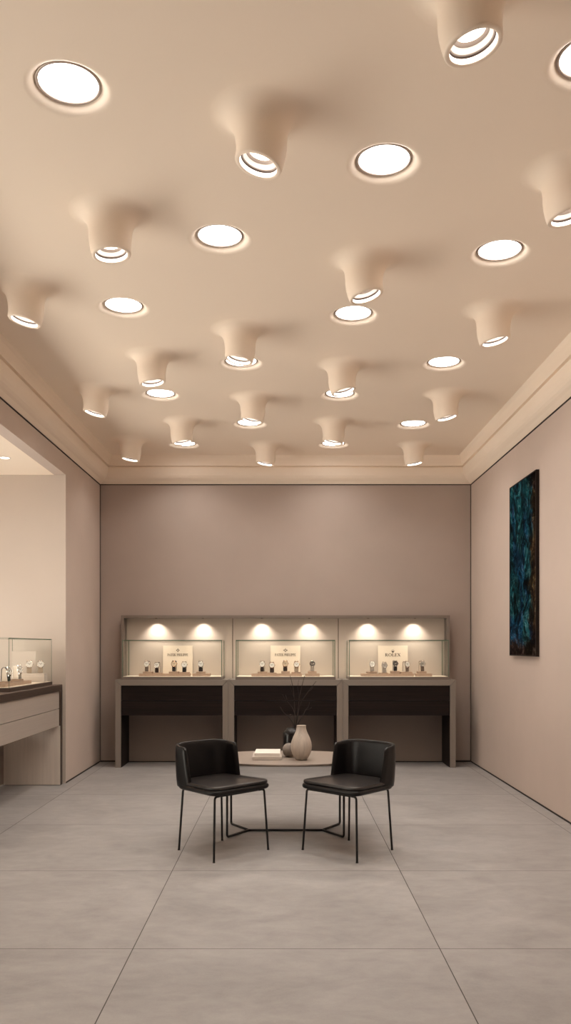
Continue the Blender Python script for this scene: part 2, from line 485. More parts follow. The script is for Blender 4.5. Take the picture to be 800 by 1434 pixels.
struct('ceiling_slab', MB().box(-XW-.15, XW+.15, YF, YB+.15, HC+.05, HC+.17), M['ceiling'])
funnel_me = MB().lathe([(.133+(RH-.133)*(1-k/10), DEEP*(k/10)**2.3) for k in range(11)] + [(.1325, DEEP+.01)], 64).mesh('funnel', M['ceiling'])
ring_me = MB().lathe([(.1190,DEEP+.002),(.1195,DEEP-.002),(.1225,DEEP-.005),(.1290,DEEP-.005),(.1320,DEEP-.002),(.1325,DEEP+.006)], 64).mesh('trim_ring', M['trimring'])
lens_me = MB().lathe([(.1192,DEEP+.001),(.10,DEEP-.001),(.07,DEEP-.002),(.035,DEEP-.0025),(.0005,DEEP-.0025)], 64).mesh('lens', M['lens'])
def lamp_light(loc, r, power, rot=0.0, spread=128):
    ld = bpy.data.lights.new('downlight', 'AREA'); ld.shape = 'DISK'; ld.size = 2*r; ld.energy = power
    ld.color = LIGHT; ld.spread = math.radians(spread)
    lo = bpy.data.objects.new('downlight', ld); COL.objects.link(lo); lo.location = loc; lo.rotation_euler = (0, rot, 0)
    return lo
for row, pts in flat.items():
    for k, (px, py) in enumerate(pts):
        x, y = at_h(px, py, HC+DEEP-.004-CH)
        t = thing('recessed_light', 'flush round ceiling light, %s in the %s' % (ORD[k] if not (k == len(pts)-1) else 'farthest', row),
                  'ceiling light', (x, y, HC), 0, 'flat round ceiling lights')
        link('trim_ring', ring_me, t); link('lens', lens_me, t); link('funnel', funnel_me, t)
        lamp_light((x, y, HC+DEEP-.006), .112, FLAT_W)
# small downlights in the alcove ceiling; the last two are unseen, added for light
for px_, y_, lab in ((-2.61, 7.636, 'tiny round recessed spot in the low alcove ceiling above the left display counter'),
                     (-3.45, 7.636, 'tiny added unseen spot deep in the alcove ceiling, level with the visible one'),
                     (-2.61, 6.0, 'tiny added unseen spot in the alcove ceiling nearer the camera')):
    t = thing('recessed_downlight', lab, 'ceiling light', (px_, y_, HA), 0, 'alcove downlights')
    MB().lathe([(.040,0),(.040,-.004),(.050,-.004),(.052,0)], 40).build('trim_ring', M['white_in'], t)
    MB().lathe([(.040,-.002),(.02,-.003),(.0005,-.003)], 40).build('lens', M['lamp'], t)
    lamp_light((px_, y_, HA-.006), .036, ALCOVE_W, 0, 140)

DROP = .22
def smooth(t): t = max(0, min(1, t)); return t*t*(3-2*t)
def trumpet(px, py, roll, label):
    x, y = at_h(px, py, HC-DROP-CH)
    a = math.radians(roll)
    def bend(p):
        w = smooth((-p[2]-.03)/(DROP-.03)); ang = a*w
        zc = -DROP*.8
        dx, dz = p[0], p[2]-zc
        return (dx*math.cos(ang)+dz*math.sin(ang)*w, p[1], zc - dx*math.sin(ang) + dz*math.cos(ang))
    t = thing('ceiling_spotlight', label, 'spotlight', (x, y, HC), 0, 'trumpet-shaped ceiling spotlights')
    prof = []
    for k in range(15):      # flare that grows out of the ceiling
        u = k/14; ang = PI/2*u
        prof.append((.112 + .105*(1-math.sin(ang))**1.15, -.125*(1-math.cos(ang)) if k else 0.0))
    prof += [(.109,-.155),(.106,-.185),(.1035,-.210),(.1015,-.2175),(.098,-.2200),(.0865,-.2200),(.0835,-.2180),(.083,-.2165)]
    MB().lathe(prof, 56, fn=bend).build('housing', M['ceiling'], t)
    MB().lathe([(.083,-.2165),(.0815,-.1990)], 56, fn=bend).build('diffuser_ring', M['lens_soft'], t)
    MB().lathe([(.0815,-.1990),(.0825,-.1965),(.0815,-.1930),(.0785,-.1925)], 56, fn=bend).build('baffle', M['groove'], t)
    MB().lathe([(.0785,-.1930),(.0750,-.1930),(.0735,-.1900)], 56, fn=bend).build('lip', M['pink_in'], t)
    b = MB().lathe([(.0735,-.1900),(.0640,-.1730)], 56, fn=bend).build('reflector', M['white_in'], t)
    MB().lathe([(.0640,-.1730),(.0600,-.1715),(.0545,-.1640),(.0520,-.1620)], 56, fn=bend).build('step_ring', M['beige_in'], b)
    MB().lathe([(.052,-.162),(.03,-.1615),(.0005,-.1615)], 56, fn=bend).build('lamp', M['lamp'], b)
    q = bend((0, 0, -.1635)); lamp_light((x+q[0], y, HC+q[2]), .049, TRUMPET_W, a, 120)
M['lens_soft'] = emit('lit rim diffuser', (1.0, .90, .80), 3.0)
SP = [('outer spotlight row beside the alcove', [(36,451,13),(134,580,14),(183,644,9)]),
      ('second row from the alcove', [(155,358,-6),(213,537,-9),(255,620,-9)]),
      ('middle spotlight row', [(365,233,15),(336,505,11),(354,590,10),(372,650,10)]),
      ('second row from the painting wall', [(660,67,-12),(511,416,-15),(480,549,-14),(467,620,11)]),
      ('outer row beside the painting wall', [(795,305,-12),(692,479,-12),(625,586,-12),(580,650,-9)])]
for row, pts in SP:
    for k, (px, py, r) in enumerate(pts):
        o = ORD[k] if k < len(pts)-1 else 'farthest'
        trumpet(px, py, r, 'beige trumpet spotlight, %s in the %s' % (o, row))

# ------------------------------------------------------------------ display consoles
H = 1.013; T = .066; YC = 9.47
def console(label, x0, x1, D, loc, rz, mats, group=None, lining=True):
    mh, mv, md, mi = mats
    W = x1-x0; a, b = -W/2, W/2
    t = thing('display_console', label, 'console', loc, rz, group)
    g = .0018
    MB().prism([(a+g*1.4,H),(b-g*1.4,H),(b-T-g,H-T),(a+T+g,H-T)], 0, D).build('top', mh, t, .0015)
    MB().prism([(a,0),(a+T,0),(a+T,H-T-g),(a,H-g*1.4)], 0, D).build('leg', mv, t, .0015)
    MB().prism([(b,0),(b-T,0),(b-T,H-T-g),(b,H-g*1.4)], 0, D).build('leg', mv, t, .0015)
    for z0, z1 in ((.7735,H-T-.002), (.600,.7685)):
        MB().box(a+T+.002, b-T-.002, .014, .40, z0, z1).build('drawer', md, t, .0015)
    MB().box(a+T+.002, b-T-.002, D-.012, D-.002, .012, .598).build('back_panel', M['taupe_sheet'], t, .001)  # dark taupe sheet across the back of the kneehole
    if lining:
        for s in (-1, 1):
            xx = a+T if s < 0 else b-T
            MB().box(min(xx, xx-s*.008), max(xx, xx-s*.008), .004, D-.01, .004, .598).build('inner_panel', mi, t, .001)
    return t
dark = (M['metal_h'], M['metal_v'], M['walnut'], M['walnut'])
def PX(px, Y): return (px-400)*Y/F
edges = [-1.966, -.6595, .6595, 1.966]
for (x0, x1), lab in zip(zip(edges[:-1], edges[1:]), (
        'champagne metal display console with dark walnut drawers, left unit of the back wall row',
        'champagne metal display console with dark walnut drawers, middle unit behind the oval table',
        'champagne metal display console with dark walnut drawers, right unit of the back wall row')):
    console(lab, x0+.001, x1-.001, YB-.006-YC, ((x0+x1)/2, YC, 0), 0, dark, 'back wall display consoles')
AL0, AL1, AXF, AD = 5.45, 8.345, -2.268, .585
console('long champagne display counter with metal drawers standing in the alcove', AL0, AL1, AD, (AXF, (AL0+AL1)/2, 0), PI/2,
        (M['bronze'], M['bronze'], M['champagne'], M['champagne_v']))

# ------------------------------------------------------------------ lit back panel with spotlights
YP = 9.885; BX = 1.955; BT = 1.768
t = thing('back_panel', 'wide cream back panel in a metal frame lit by small spots behind the watch cases', 'wall panel', (0, YB-.002, H))
ty = lambda y: y-(YB-.002)
tz = lambda z: z-H
seams = [-BX+.037, -.636, .636, BX-.037]
for i in range(3):
    MB().box(seams[i]+.004, seams[i+1]-.004, ty(YP), 0, .001, tz(BT-.034)).build('panel', M['panel'], t, .001)
for s in (-.636, .636):
    MB().box(s-.0035, s+.0035, ty(YP+.004), 0, .001, tz(BT-.034)).build('seam_strip', M['bronze'], t)
YFR = 9.760
MB().prism([(-BX,tz(BT)),(BX,tz(BT)),(BX-.037,tz(BT-.034)),(-BX+.037,tz(BT-.034))], ty(YFR), 0).build('frame_rail', M['metal_dark'], t, .001)
for s in (-1, 1):
    MB().prism([(s*BX,.001),(s*(BX-.037),.001),(s*(BX-.037),tz(BT-.034)),(s*BX,tz(BT))], ty(YFR), 0).build('frame_stile', M['metal_dark'], t, .001)
for px in (220, 285, 367, 433, 515, 580):
    xs = PX(px, 9.84)
    f_ = MB().lathe([(.014,0),(.014,-.006),(.011,-.006),(.010,-.002)], 20, Matrix.Translation((xs, ty(YP-.108), tz(BT-.034)))).build('spot_fixture', M['bronze'], t)
    ld = bpy.data.lights.new('niche_spot', 'SPOT'); ld.energy = SPOT_W; ld.color = (1, .89, .77)
    ld.spot_size = math.radians(104); ld.spot_blend = 1.0; ld.shadow_soft_size = .006
    lo = bpy.data.objects.new('niche_spot', ld); COL.objects.link(lo)
    lo.location = (xs, YP-.108, BT-.034-.008); lo.rotation_euler = (math.radians(15), 0, 0)

# ------------------------------------------------------------------ glass cases
GT = .0065
def glass_case(label, W, D, loc, rz, group=None):
    """origin: bottom centre of the front edge; front towards local -y"""
    a, b = -W/2, W/2; zb = .033; zt = .453
    t = thing('glass_case', label, 'display case', loc, rz, group)
    MB().box(a-.006, b+.006, -.006, D, 0, zb).build('plinth', M['metal_dark'] if abs(rz) < .1 else M['bronze'], t, .002)
    MB().box(a+.008, b-.008, .008, D-.004, zb, zb+.004).build('deck', M['deck'], t)
    def pane(x0, x1, y0, y1, z0, z1, nrm):
        p = MB().box(x0, x1, y0, y1, z0, z1).build('glass_pane', M['glass'], t)
        return p
    pane(a, b, 0, GT, zb, zt, 'y'); pane(a, a+GT, GT, D-.002, zb, zt, 'x'); pane(b-GT, b, GT, D-.002, zb, zt, 'x')
    pane(a, b, 0, D-.002, zt, zt+GT, 'z')
    e = MB(); q = .0022
    # polished green edges of the panes
    for x in (a, b-GT): e.box(x-.0004, x+GT+.0004, -.0006, .0012, zb, zt+GT)
    e.box(a, b, -.0006, .0012, zt, zt+GT)
    for x in (a, b-GT): e.box(x-.0004, x+GT+.0004, 0, D-.002, zt+GT-q, zt+GT+.0004)
    e.box(a, b, D-.005, D-.0025, zt+GT-q, zt+GT+.0004)
    for x in (a, b-GT): e.box(x-.0004, x+GT+.0004, D-.0045, D-.0025, zb, zt)
    e.build('polished_edge', M['glass_edge'], t)
    MB().box(a+GT, b-GT, GT, GT+.006, zt-.005, zt).build('light_strip', M['glass_edge'], t)
    ld = bpy.data.lights.new('case_light', 'AREA'); ld.shape = 'RECTANGLE'; ld.size = W-.05; ld.size_y = .005
    ld.energy = CASE_W; ld.color = (1, .88, .73)
    lo = bpy.data.objects.new('case_light', ld); COL.objects.link(lo)
    off = Matrix.Rotation(rz, 4, 'Z') @ Vector((0, GT+.007, zt-.008))
    lo.location = Vector(loc)+off; lo.rotation_euler = (math.radians(52), 0, rz)
    return t
YG = 9.492
cases = [(-1.888,-.736,'clear glass case on the left back console, with a lozenge-marked card'),
         (-.574,.574,'clear glass case on the middle back console, behind the twigs'),
         (.736,1.888,'clear glass case on the right back console, with a crown-marked card')]
for x0, x1, lab in cases:
    glass_case(lab, x1-x0, YP-.004-YG, ((x0+x1)/2, YG, H), 0, 'glass cases on the back consoles')
ACX, AC0, AC1 = -2.345, 6.96, 8.23
glass_case('clear glass case on the alcove counter at the left edge', AC1-AC0, .395, (ACX, (AC0+AC1)/2, H), PI/2)
DECK = H+.033+.004

# ------------------------------------------------------------------ lettering on the placards
def glyph(ch):
    """list of convex polygons in a cap-height-1 box, and the advance width"""
    th, tn, sf = .19, .085, .07
    def R(x0, y0, x1, y1): return [(x0,y0),(x1,y0),(x1,y1),(x0,y1)]
    def bowl(cx, cy, rx, ry, w, a0, a1, n=14):
        out = []
        for k in range(n):
            t0 = a0+(a1-a0)*k/n; t1 = a0+(a1-a0)*(k+1)/n
            o = lambda t: (cx+rx*math.cos(t), cy+ry*math.sin(t)); i = lambda t: (cx+(rx-w)*math.cos(t), cy+(ry-tn)*math.sin(t))
            out.append([o(t0), o(t1), i(t1), i(t0)])
        return out
    if ch == ' ': return [], .42
    if ch == 'I': return [R(.1,0,.1+th,1), R(0,0,.39,sf), R(0,1-sf,.39,1)], .50
    if ch == 'L': return [R(.1,0,.1+th,1), R(0,0,.72,sf), R(0,1-sf,.39,1), R(.64,0,.72,.28)], .80
    if ch == 'T': return [R(.32,0,.32+th,1), R(.2,0,.63,sf), R(0,1-sf,.83,1), R(0,.74,.07,1), R(.76,.74,.83,1)], .90
    if ch == 'E': return [R(.1,0,.1+th,1), R(0,0,.72,sf), R(0,1-sf,.70,1), R(.29,.47,.54,.54), R(.65,0,.72,.27), R(.63,.76,.70,1), R(.49,.38,.54,.63)], .80
    if ch == 'H': return [R(.1,0,.1+th,1), R(.66,0,.66+th,1), R(0,0,.39,sf), R(0,1-sf,.39,1), R(.56,0,.95,sf), R(.56,1-sf,.95,1), R(.29,.47,.66,.54)], 1.03
    if ch == 'P': return [R(.1,0,.1+th,1), R(0,0,.39,sf), R(0,1-sf,.32,1)] + bowl(.29,.725,.42,.275,.17,-PI/2,PI/2), .78
    if ch == 'R': return [R(.1,0,.1+th,1), R(0,0,.39,sf), R(0,1-sf,.32,1), [(.36,.47),(.56,.47),(.86,0),(.64,0)], R(.60,0,.95,sf)] + bowl(.29,.735,.44,.265,.17,-PI/2,PI/2), .98
    if ch == 'A': return [[(.06,0),(.15,0),(.50,1),(.42,1)], [(.40,1),(.54,1),(.93,0),(.73,0)], R(.22,.30,.72,.36), R(0,0,.26,sf), R(.62,0,1.0,sf)], 1.0
    if ch == 'K': return [R(.1,0,.1+th,1), R(0,0,.39,sf), R(0,1-sf,.39,1), [(.27,.42),(.36,.42),(.82,1),(.70,1)], [(.38,.58),(.52,.66),(.92,0),(.70,0)], R(.62,0,1.0,sf), R(.60,1-sf,.92,1)], 1.02
    if ch == 'O': return bowl(.5,.5,.5,.5,.18,0,2*PI,28), 1.08
    if ch == 'X': return [[(.08,1),(.30,1),(.90,0),(.66,0)], [(.08,0),(.18,0),(.84,1),(.74,1)], R(0,0,.30,sf), R(0,1-sf,.38,1), R(.56,0,.98,sf), R(.64,1-sf,.94,1)], 1.0
def lettering(text, width, height, cx, cz, y):
    ws = []; x = 0
    for ch in text:
        g, w = glyph(ch); ws.append((g, x)); x += w
    s = width/x; mb = MB()
    for g, x0 in ws:
        for poly in g:
            mb.prism([(cx-width/2+(x0+px)*s, cz+(pz-.5)*height) for px, pz in poly], y-.0012, y)
    return mb
def emblem_lozenge(cx, cz, r, y, wide):
    mb = MB()
    for k in range(4):
        a = PI/2*k; c, s = math.cos(a), math.sin(a)
        f = wide if k % 2 == 0 else 1.0
        d = [(.28,0),(.55,.30),(1.0,0),(.55,-.30)]
        mb.prism([(cx+(p*c-q*s)*r*(wide if abs(c) > .5 else 1), cz+(p*s+q*c)*r) for p, q in d], y-.0012, y)
    for k in range(4):   # small points between the arms
        a = PI/4+PI/2*k
        d = [(.34,0),(.50,.10),(.66,0),(.50,-.10)]
        mb.prism([(cx+(p*math.cos(a)-q*math.sin(a))*r*wide, cz+(p*math.sin(a)+q*math.cos(a))*r) for p, q in d], y-.0012, y)
    mb.prism([(cx+.16*r*math.cos(i*PI/6), cz+.16*r*math.sin(i*PI/6)) for i in range(12)], y-.0012, y)
    return mb
def emblem_crown(cx, cz, r, y):
    mb = MB()
    for k, a in enumerate((-62, -32, 0, 32, 62)):
        a = math.radians(a); tipx, tipz = cx+r*1.0*math.sin(a), cz-r*.55+r*1.45*math.cos(a)*.92
        bx = cx+r*.42*math.sin(a)
        mb.prism([(bx-r*.15, cz-r*.50), (bx+r*.15, cz-r*.50), (tipx, tipz)], y-.0012, y)
        mb.prism([(tipx+r*.12*math.cos(i*PI/5), tipz+r*.12*math.sin(i*PI/5)) for i in range(10)], y-.0012, y)
    mb.prism([(cx+r*.52*math.cos(i*PI/10), cz-r*.62+r*.20*math.sin(i*PI/10)) for i in range(20)], y-.0012, y)
    return mb
def placard(px, w, label, text, tw, th, kind, Y=9.838):
    x = PX(px, Y)
    t = thing('placard', label, 'sign', (x, Y, DECK), 0, 'cream brand cards in the glass cases'); t.rotation_euler = (math.radians(-5), 0, 0)
    hgt = CH+1*Y/F - DECK
    MB().box(-w/2, w/2, 0, .006, 0, hgt).build('card', M['placard'], t, .0015)
    tz_ = lambda py: CH-(py-905)*Y/F - DECK
    lettering(text, tw*Y/F, th*Y/F, 0, tz_(917.0), 0).build('lettering', M['letter'], t)
    if kind == 'crown': emblem_crown(0, tz_(911.6), 2.6*Y/F, 0).build('emblem', M['letter'], t)
    else: emblem_lozenge(0, tz_(910.6), 2.7*Y/F, 0, 1.0 if kind == 'lozenge' else 1.25).build('emblem', M['letter'], t)
placard(248.8, .358, 'cream card with a lozenge emblem above two words, in the left back case', 'PATEK PHILIPPE', 29, 3.5, 'lozenge')
placard(399.9, .358, 'cream card with an emblem above two words, in the middle back case', 'PATEK PHILIPPE', 29.5, 3.7, 'wide')
placard(550.8, .360, 'cream card with a crown emblem above one bold word, in the right back case', 'ROLEX', 22, 4.3, 'crown')

# ------------------------------------------------------------------ risers
def riser(name, x0, x1, y0, y1, z0, z1, label, cat, group=None):
    cx, cy = (x0+x1)/2, (y0+y1)/2
    o = MB().box(x0-cx, x1-cx, y0-cy, y1-cy, 0, z1-z0).build(name, M['riser'], None, .002)
    o.location = (cx, cy, z0); return tag(o, label, cat, group)
YR = 9.60       # front of the risers
LOW = .030; 
def hz(py, Y=YR): return CH-(py-905)*Y/F

# ------------------------------------------------------------------ watches
MESH = {}
def cached(key, fn, m):
    k = (key, m.name)
    if k not in MESH: MESH[k] = fn().mesh(key, m)
    return MESH[k]
# outline of the band seen from the side (y, z): flat front leaning back, round over the top, down the back
def band_path(off):
    fr0, fr1 = Vector((-.030, .004)), Vector((-.019, .098))
    pts = [Vector((-.029-off*.2, .002)), Vector((-.029-off, .012)), Vector((-.019-off, .096))]
    for k in range(1, 9):
        a = PI*k/9
        pts.append(Vector((0.0035-(.0225+off)*math.cos(a), .097+(.0225+off)*math.sin(a))))
    pts += [Vector((.026+off, .094)), Vector((.030+off, .012)), Vector((.030+off*.2, .002))]
    return pts
def cuff_mb():
    return MB().prism([tuple(p) for p in band_path(0)], -.0205, .0205, 'x')
def strap_mb(w, links=False):
    mb = MB(); a = band_path(.0008); b = band_path(.0042)
    n = len(a)
    for i in range(n-1):
        def ww(k): return w*(1.0 if k > 3 else .80+.2*k/3)
        q0, q1 = ww(i), ww(i+1)
        if not links:
            vs = [(-q0, *a[i]), (q0, *a[i]), (q1, *a[i+1]), (-q1, *a[i+1]), (-q0, *b[i]), (q0, *b[i]), (q1, *b[i+1]), (-q1, *b[i+1])]
            mb.add(vs, [(0,3,2,1),(4,5,6,7),(0,1,5,4),(1,2,6,5),(2,3,7,6),(3,0,4,7)])
    if links:        # rows of three links
        fine = []
        for i in range(n-1):
            m_ = max(1, int((a[i+1]-a[i]).length/.0095))
            for k in range(m_): fine.append((a[i].lerp(a[i+1], k/m_), a[i].lerp(a[i+1], (k+.82)/m_), b[i].lerp(b[i+1], k/m_), b[i].lerp(b[i+1], (k+.82)/m_)))
        for p0, p1, q0, q1 in fine:
            for x0, x1 in ((-w, -w*.40), (-w*.34, w*.34), (w*.40, w)):
                mb.add([(x0,*p0),(x1,*p0),(x1,*p1),(x0,*p1),(x0,*q0),(x1,*q0),(x1,*q1),(x0,*q1)], [(0,3,2,1),(4,5,6,7),(0,1,5,4),(1,2,6,5),(2,3,7,6),(3,0,4,7)])
    return mb
HEADM = Matrix.Translation((0, -.0285, .088)) @ Matrix.Rotation(math.radians(90-9), 4, 'X')   # local z -> towards the viewer, a little up
def case_mb(r=.0345):
    mb = MB().lathe([(r*.90,-.002),(r,.001),(r,.007),(r*.96,.0095),(r*.90,.0098),(r*.885,.0078),(r*.885,.006)], 40, HEADM)
    for s in (-1, 1):     # lugs
        for x in (-.019, .0145):
            mb.box(x, x+.0045, s*r*.80 if s > 0 else -r-.009, r+.009 if s > 0 else -r*.80, -.001, .006, HEADM)
    return mb
def dial_mb(r=.0345): return MB().lathe([(r*.89,.0062),(r*.5,.0064),(.0004,.0065)], 40, HEADM)
def hands_mb(r=.0345):
    mb = MB()
    for ang, L_, w in ((50, .48, .0016), (-58, .70, .0012)):
        mb.box(-w, w, -.004, r*L_, .0068, .0076, HEADM @ Matrix.Rotation(math.radians(-ang), 4, 'Z'))
    for k in range(12):
        mb.box(-.0006, .0006, r*.72, r*.84, .0066, .0072, HEADM @ Matrix.Rotation(PI*k/6, 4, 'Z'))
    return mb
def sub_mb():
    mb = MB()
    for x in (-.012, .012): mb.lathe([(.0065,.0067),(.0075,.0074),(.0085,.0067)], 18, HEADM @ Matrix.Translation((x, 0, 0)))
    mb.lathe([(.0065,.0067),(.0075,.0074),(.0085,.0067)], 18, HEADM @ Matrix.Translation((0, -.013, 0)))
    return mb
def crown_mb(r=.0345): return MB().lathe([(.0005,.0062),(.0042,.006),(.0045,0),(.0005,0)], 16, HEADM @ Matrix.Translation((r, 0, .004)) @ Matrix.Rotation(PI/2, 4, 'Y'))
def watch(x, y, z, short, desc, where, dial, strap, case='steel', links=False, chrono=False, rz=0.0, hands='strap_black', yaw=0, wide=.0245, group='watches on display'):
    t = thing('wristwatch', desc + ' ' + where, 'watch', (x, y, z), rz+math.radians(yaw), group)
    c = link('case', cached('case', case_mb, M[case]), t)
    link('crown', cached('crown', crown_mb, M[case]), c)
    d = link('dial', cached('dial', dial_mb, M[dial]), t)
    link('hands', cached('hands', hands_mb, M[hands]), d)
    if chrono: link('subdials', cached('subdials', sub_mb, M['steel' if dial != 'dial_white' else 'dial_grey']), d)
    s = link('strap', cached('strap_links' if links else 'strap%d' % int(wide*1e4), lambda: strap_mb(wide, links), M[strap]), t)
    cu = link('display_cuff', cached('display_cuff', cuff_mb, M['cuff']))
    cu.location = (x, y, z); cu.rotation_euler = (0, 0, rz+math.radians(yaw))
    tag(cu, 'cream suede cuff holding the ' + short + ' watch ' + where, 'watch stand', 'watch cuffs')
    return t

def case_set(name, Lx, Rx, items):
    """Lx, Rx: (px0, px1) of the long and the short low riser; items: (px, block px0, px1, block top py, description, dial, strap, kwargs)"""
    for (p0, p1), what in ((Lx, 'long low tan riser'), (Rx, 'short low tan riser')):
        riser('riser', PX(p0, YR), PX(p1, YR), YR, YR+.125, DECK, DECK+LOW, '%s on the deck of the %s' % (what, name), 'display riser', 'low risers in the back cases')
    for (px, b0, b1, bh, short, desc, dial, strap, kw) in items:
        Yb = YR+.018
        z0 = DECK+LOW
        riser('riser_block', PX(b0, Yb), PX(b1, Yb), Yb, Yb+.088, z0, z0+bh, 'small tan block under the %s watch in the %s' % (short, name), 'display riser', 'watch blocks in the back cases')
        watch(PX(px, Yb+.04), Yb+.044, z0+bh, short, desc, 'in the '+name, dial, strap, **kw)
case_set('left back case', (194.5, 266), (269.5, 294), [
    (206.5, 200, 213.3, .022, 'first', 'white-dial watch on a taupe strap, first from left', 'dial_white', 'strap_taupe', dict(yaw=-8)),
    (220.5, 215, 227, .010, 'second', 'white-dial watch on a brown strap, second from left', 'dial_white', 'strap_brown', dict(yaw=-6)),
    (244.2, 236.5, 250, .024, 'raised third', 'cream-dial watch on a dark strap, raised highest', 'dial_cream', 'strap_black', dict(case='gold')),
    (258.2, 251, 265, .016, 'fourth', 'white-dial watch on a black strap, fourth from left', 'dial_white', 'strap_black', dict(yaw=5)),
    (281.2, 275, 287.2, .023, 'lone fifth', 'white-dial watch on a black strap, alone', 'dial_white', 'strap_black', dict(yaw=6))])
case_set('middle back case', (352.3, 423), (428, 448), [
    (367.7, 361, 374.5, .022, 'first', 'steel watch on a dark brown strap, first from left', 'dial_white', 'strap_brown', dict(yaw=-5)),
    (381.0, 375, 387.5, .010, 'second', 'gold watch on a dark brown strap, second from left', 'dial_white', 'strap_brown', dict(case='gold')),
    (399.7, 394, 406.2, .027, 'raised third', 'cream-dial gold watch raised before the card', 'dial_cream', 'strap_brown', dict(case='gold')),
    (415.2, 408.5, 421.5, .018, 'fourth', 'gold watch on a light tan strap, fourth from left', 'dial_white', 'strap_tan', dict(case='gold', yaw=4)),
    (437.4, 431.5, 443.6, .027, 'lone fifth', 'dark-dial watch on a steel bracelet, alone', 'dial_dark', 'bracelet', dict(links=True, chrono=True, hands='steel'))])
case_set('right back case', (506.6, 580.2), (583.2, 605.5), [
    (521.4, 514, 528.5, .022, 'first', 'white-dial watch on a steel bracelet, first from left', 'dial_white', 'bracelet', dict(links=True, yaw=-4)),
    (538.2, 532, 544.5, .008, 'second', 'silver-dial watch on a steel bracelet, standing lowest', 'dial_grey', 'bracelet', dict(links=True)),
    (553.4, 548, 560, .029, 'raised third', 'dark-dial watch on a black strap, raised highest', 'dial_dark', 'strap_black', dict(chrono=True, hands='steel')),
    (568.6, 561.6, 578, .020, 'fourth', 'white-dial watch on a taupe strap, turned aside', 'dial_white', 'strap_taupe', dict(yaw=24)),
    (590.8, 585, 597.8, .025, 'lone fifth', 'grey-dial watch on a taupe strap, alone', 'dial_grey', 'strap_taupe', dict(chrono=True, yaw=8))])
# the alcove case
riser('riser', -2.505, -2.395, 7.02, 7.74, DECK, DECK+LOW, 'long low tan riser running along the front of the alcove glass case', 'display riser')
riser('riser_block', -2.49, -2.41, 7.14, 7.24, DECK+LOW, DECK+LOW+.012, 'small tan block under the dark-strap watch in the alcove case', 'display riser', 'watch blocks in the alcove case')
riser('riser_block', -2.49, -2.41, 7.43, 7.55, DECK+LOW, DECK+LOW+.020, 'small tan block under the steel watch in the alcove case', 'display riser', 'watch blocks in the alcove case')
watch(-2.45, 7.19, DECK+LOW+.012, 'nearest', 'side-on watch on a black strap,', 'nearest in the alcove case', 'dial_white', 'strap_black', rz=PI/2, yaw=-14)
watch(-2.45, 7.49, DECK+LOW+.020, 'second', 'side-on steel watch on a steel bracelet,', 'second in the alcove case', 'dial_white', 'bracelet', links=True, rz=PI/2, yaw=-20)
r_ = riser('riser', -2.585, -2.362, 8.04, 8.14, DECK, DECK+.085, 'pale tall riser standing for a reflection across the far end of the alcove glass case', 'display riser')
r_.data.materials[0] = M['pale']  # pale solid objects at this end stand in for reflections in the glass
watch(-2.525, 8.09, DECK+.085, 'tan-strapped', 'tan-strapped watch,', 'standing for a reflection, left in alcove case', 'dial_white', 'strap_tan', rz=0, yaw=20)
watch(-2.415, 8.09, DECK+.085, 'tan-strapped', 'tan-strapped watch,', 'standing for a reflection, right in alcove case', 'dial_white', 'strap_tan', rz=0, yaw=20)
o = MB().box(-.12, .12, 0, .012, 0, .30).build('placard', M['pale'], None, .0015); o.location = (-2.605, 8.17, DECK)
tag(o, 'plain cream card standing for a reflection at the far end of the alcove glass case', 'sign')

# ------------------------------------------------------------------ painting on the right wall
PT = .030
t = thing('painting', 'tall narrow abstract canvas in dark teal and brown, framed in black on the right wall', 'painting', (XW-.002, 7.69, 1.308))
MB().box(-PT+.003, -.001, -.418, .418, .010, 1.646).build('canvas', M['painting'], t)
f_ = MB()
for y0, y1, z0, z1 in ((-.428,-.4185,0,1.656), (.4185,.428,0,1.656), (-.4185,.4185,0,.0095), (-.4185,.4185,1.6465,1.656)):
    f_.box(-PT, 0, y0, y1, z0, z1)
f_.build('frame', M['frame_dark'], t)

# ------------------------------------------------------------------ oval table
TC = (.0, 6.22); TH = .56
t = thing('oval_table', 'low greige oval table on a thin black tube base, between the two chairs', 'table', (TC[0], TC[1], 0))
mb = MB(); rings = []
for s, z in ((.965,TH-.018),(.985,TH-.0165),(1.0,TH-.006),(1.0,TH-.002),(.997,TH)):
    rings.append([(.64*s*math.cos(2*PI*k/96), .40*s*math.sin(2*PI*k/96), z) for k in range(96)])
mb.loft(rings); mb.build('tabletop', M['table'], t)
for o in (t.children[-1],):
    b_ = o.modifiers.new('split', 'EDGE_SPLIT'); b_.split_angle = math.radians(35)
R_ = .0085
for s in (-1, 1):
    for q in (-1, 1):
        path = fillet_path([(s*.4267, q*.225, TH-.017), (s*.4267, q*.225, R_), (s*.283, q*.004, R_)], .022)
        MB().tube(path, R_).build('leg', M['black_metal'], t)
    MB().box(s*.4267-.02, s*.4267+.02, -.24, .24, TH-.022, TH-.0165).build('mounting_plate', M['black_metal'], t)
MB().tube([(-.285,0,R_),(.285,0,R_)], R_).build('stretcher', M['black_metal'], t)

# books
def book(x0, x1, y0, y1, z, h, m, label, rz=0):
    cx, cy = (x0+x1)/2, (y0+y1)/2; a, b = (x1-x0)/2, (y1-y0)/2
    t = thing('book', label, 'book', (cx, cy, z), rz, 'books on the oval table')
    MB().box(-a, a, -b, b, 0, .0028).box(-a, a, -b, b, h-.0028, h).box(-a, a, -b, -b+.003, .0028, h-.0028).build('cover', m, t, .0008)
    MB().box(-a+.004, a-.004, -b+.003, b-.004, .0028, h-.0028).build('pages', M['pages'], t)
book(-.245, -.029, 6.05, 6.32, TH+.0005, .0245, M['cover_b'], 'pale grey hardback lying on the oval table under the ivory one', .01)
book(-.228, -.040, 6.062, 6.318, TH+.0255, .0245, M['cover_a'], 'ivory hardback lying on top of the grey book on the oval table', -.015)

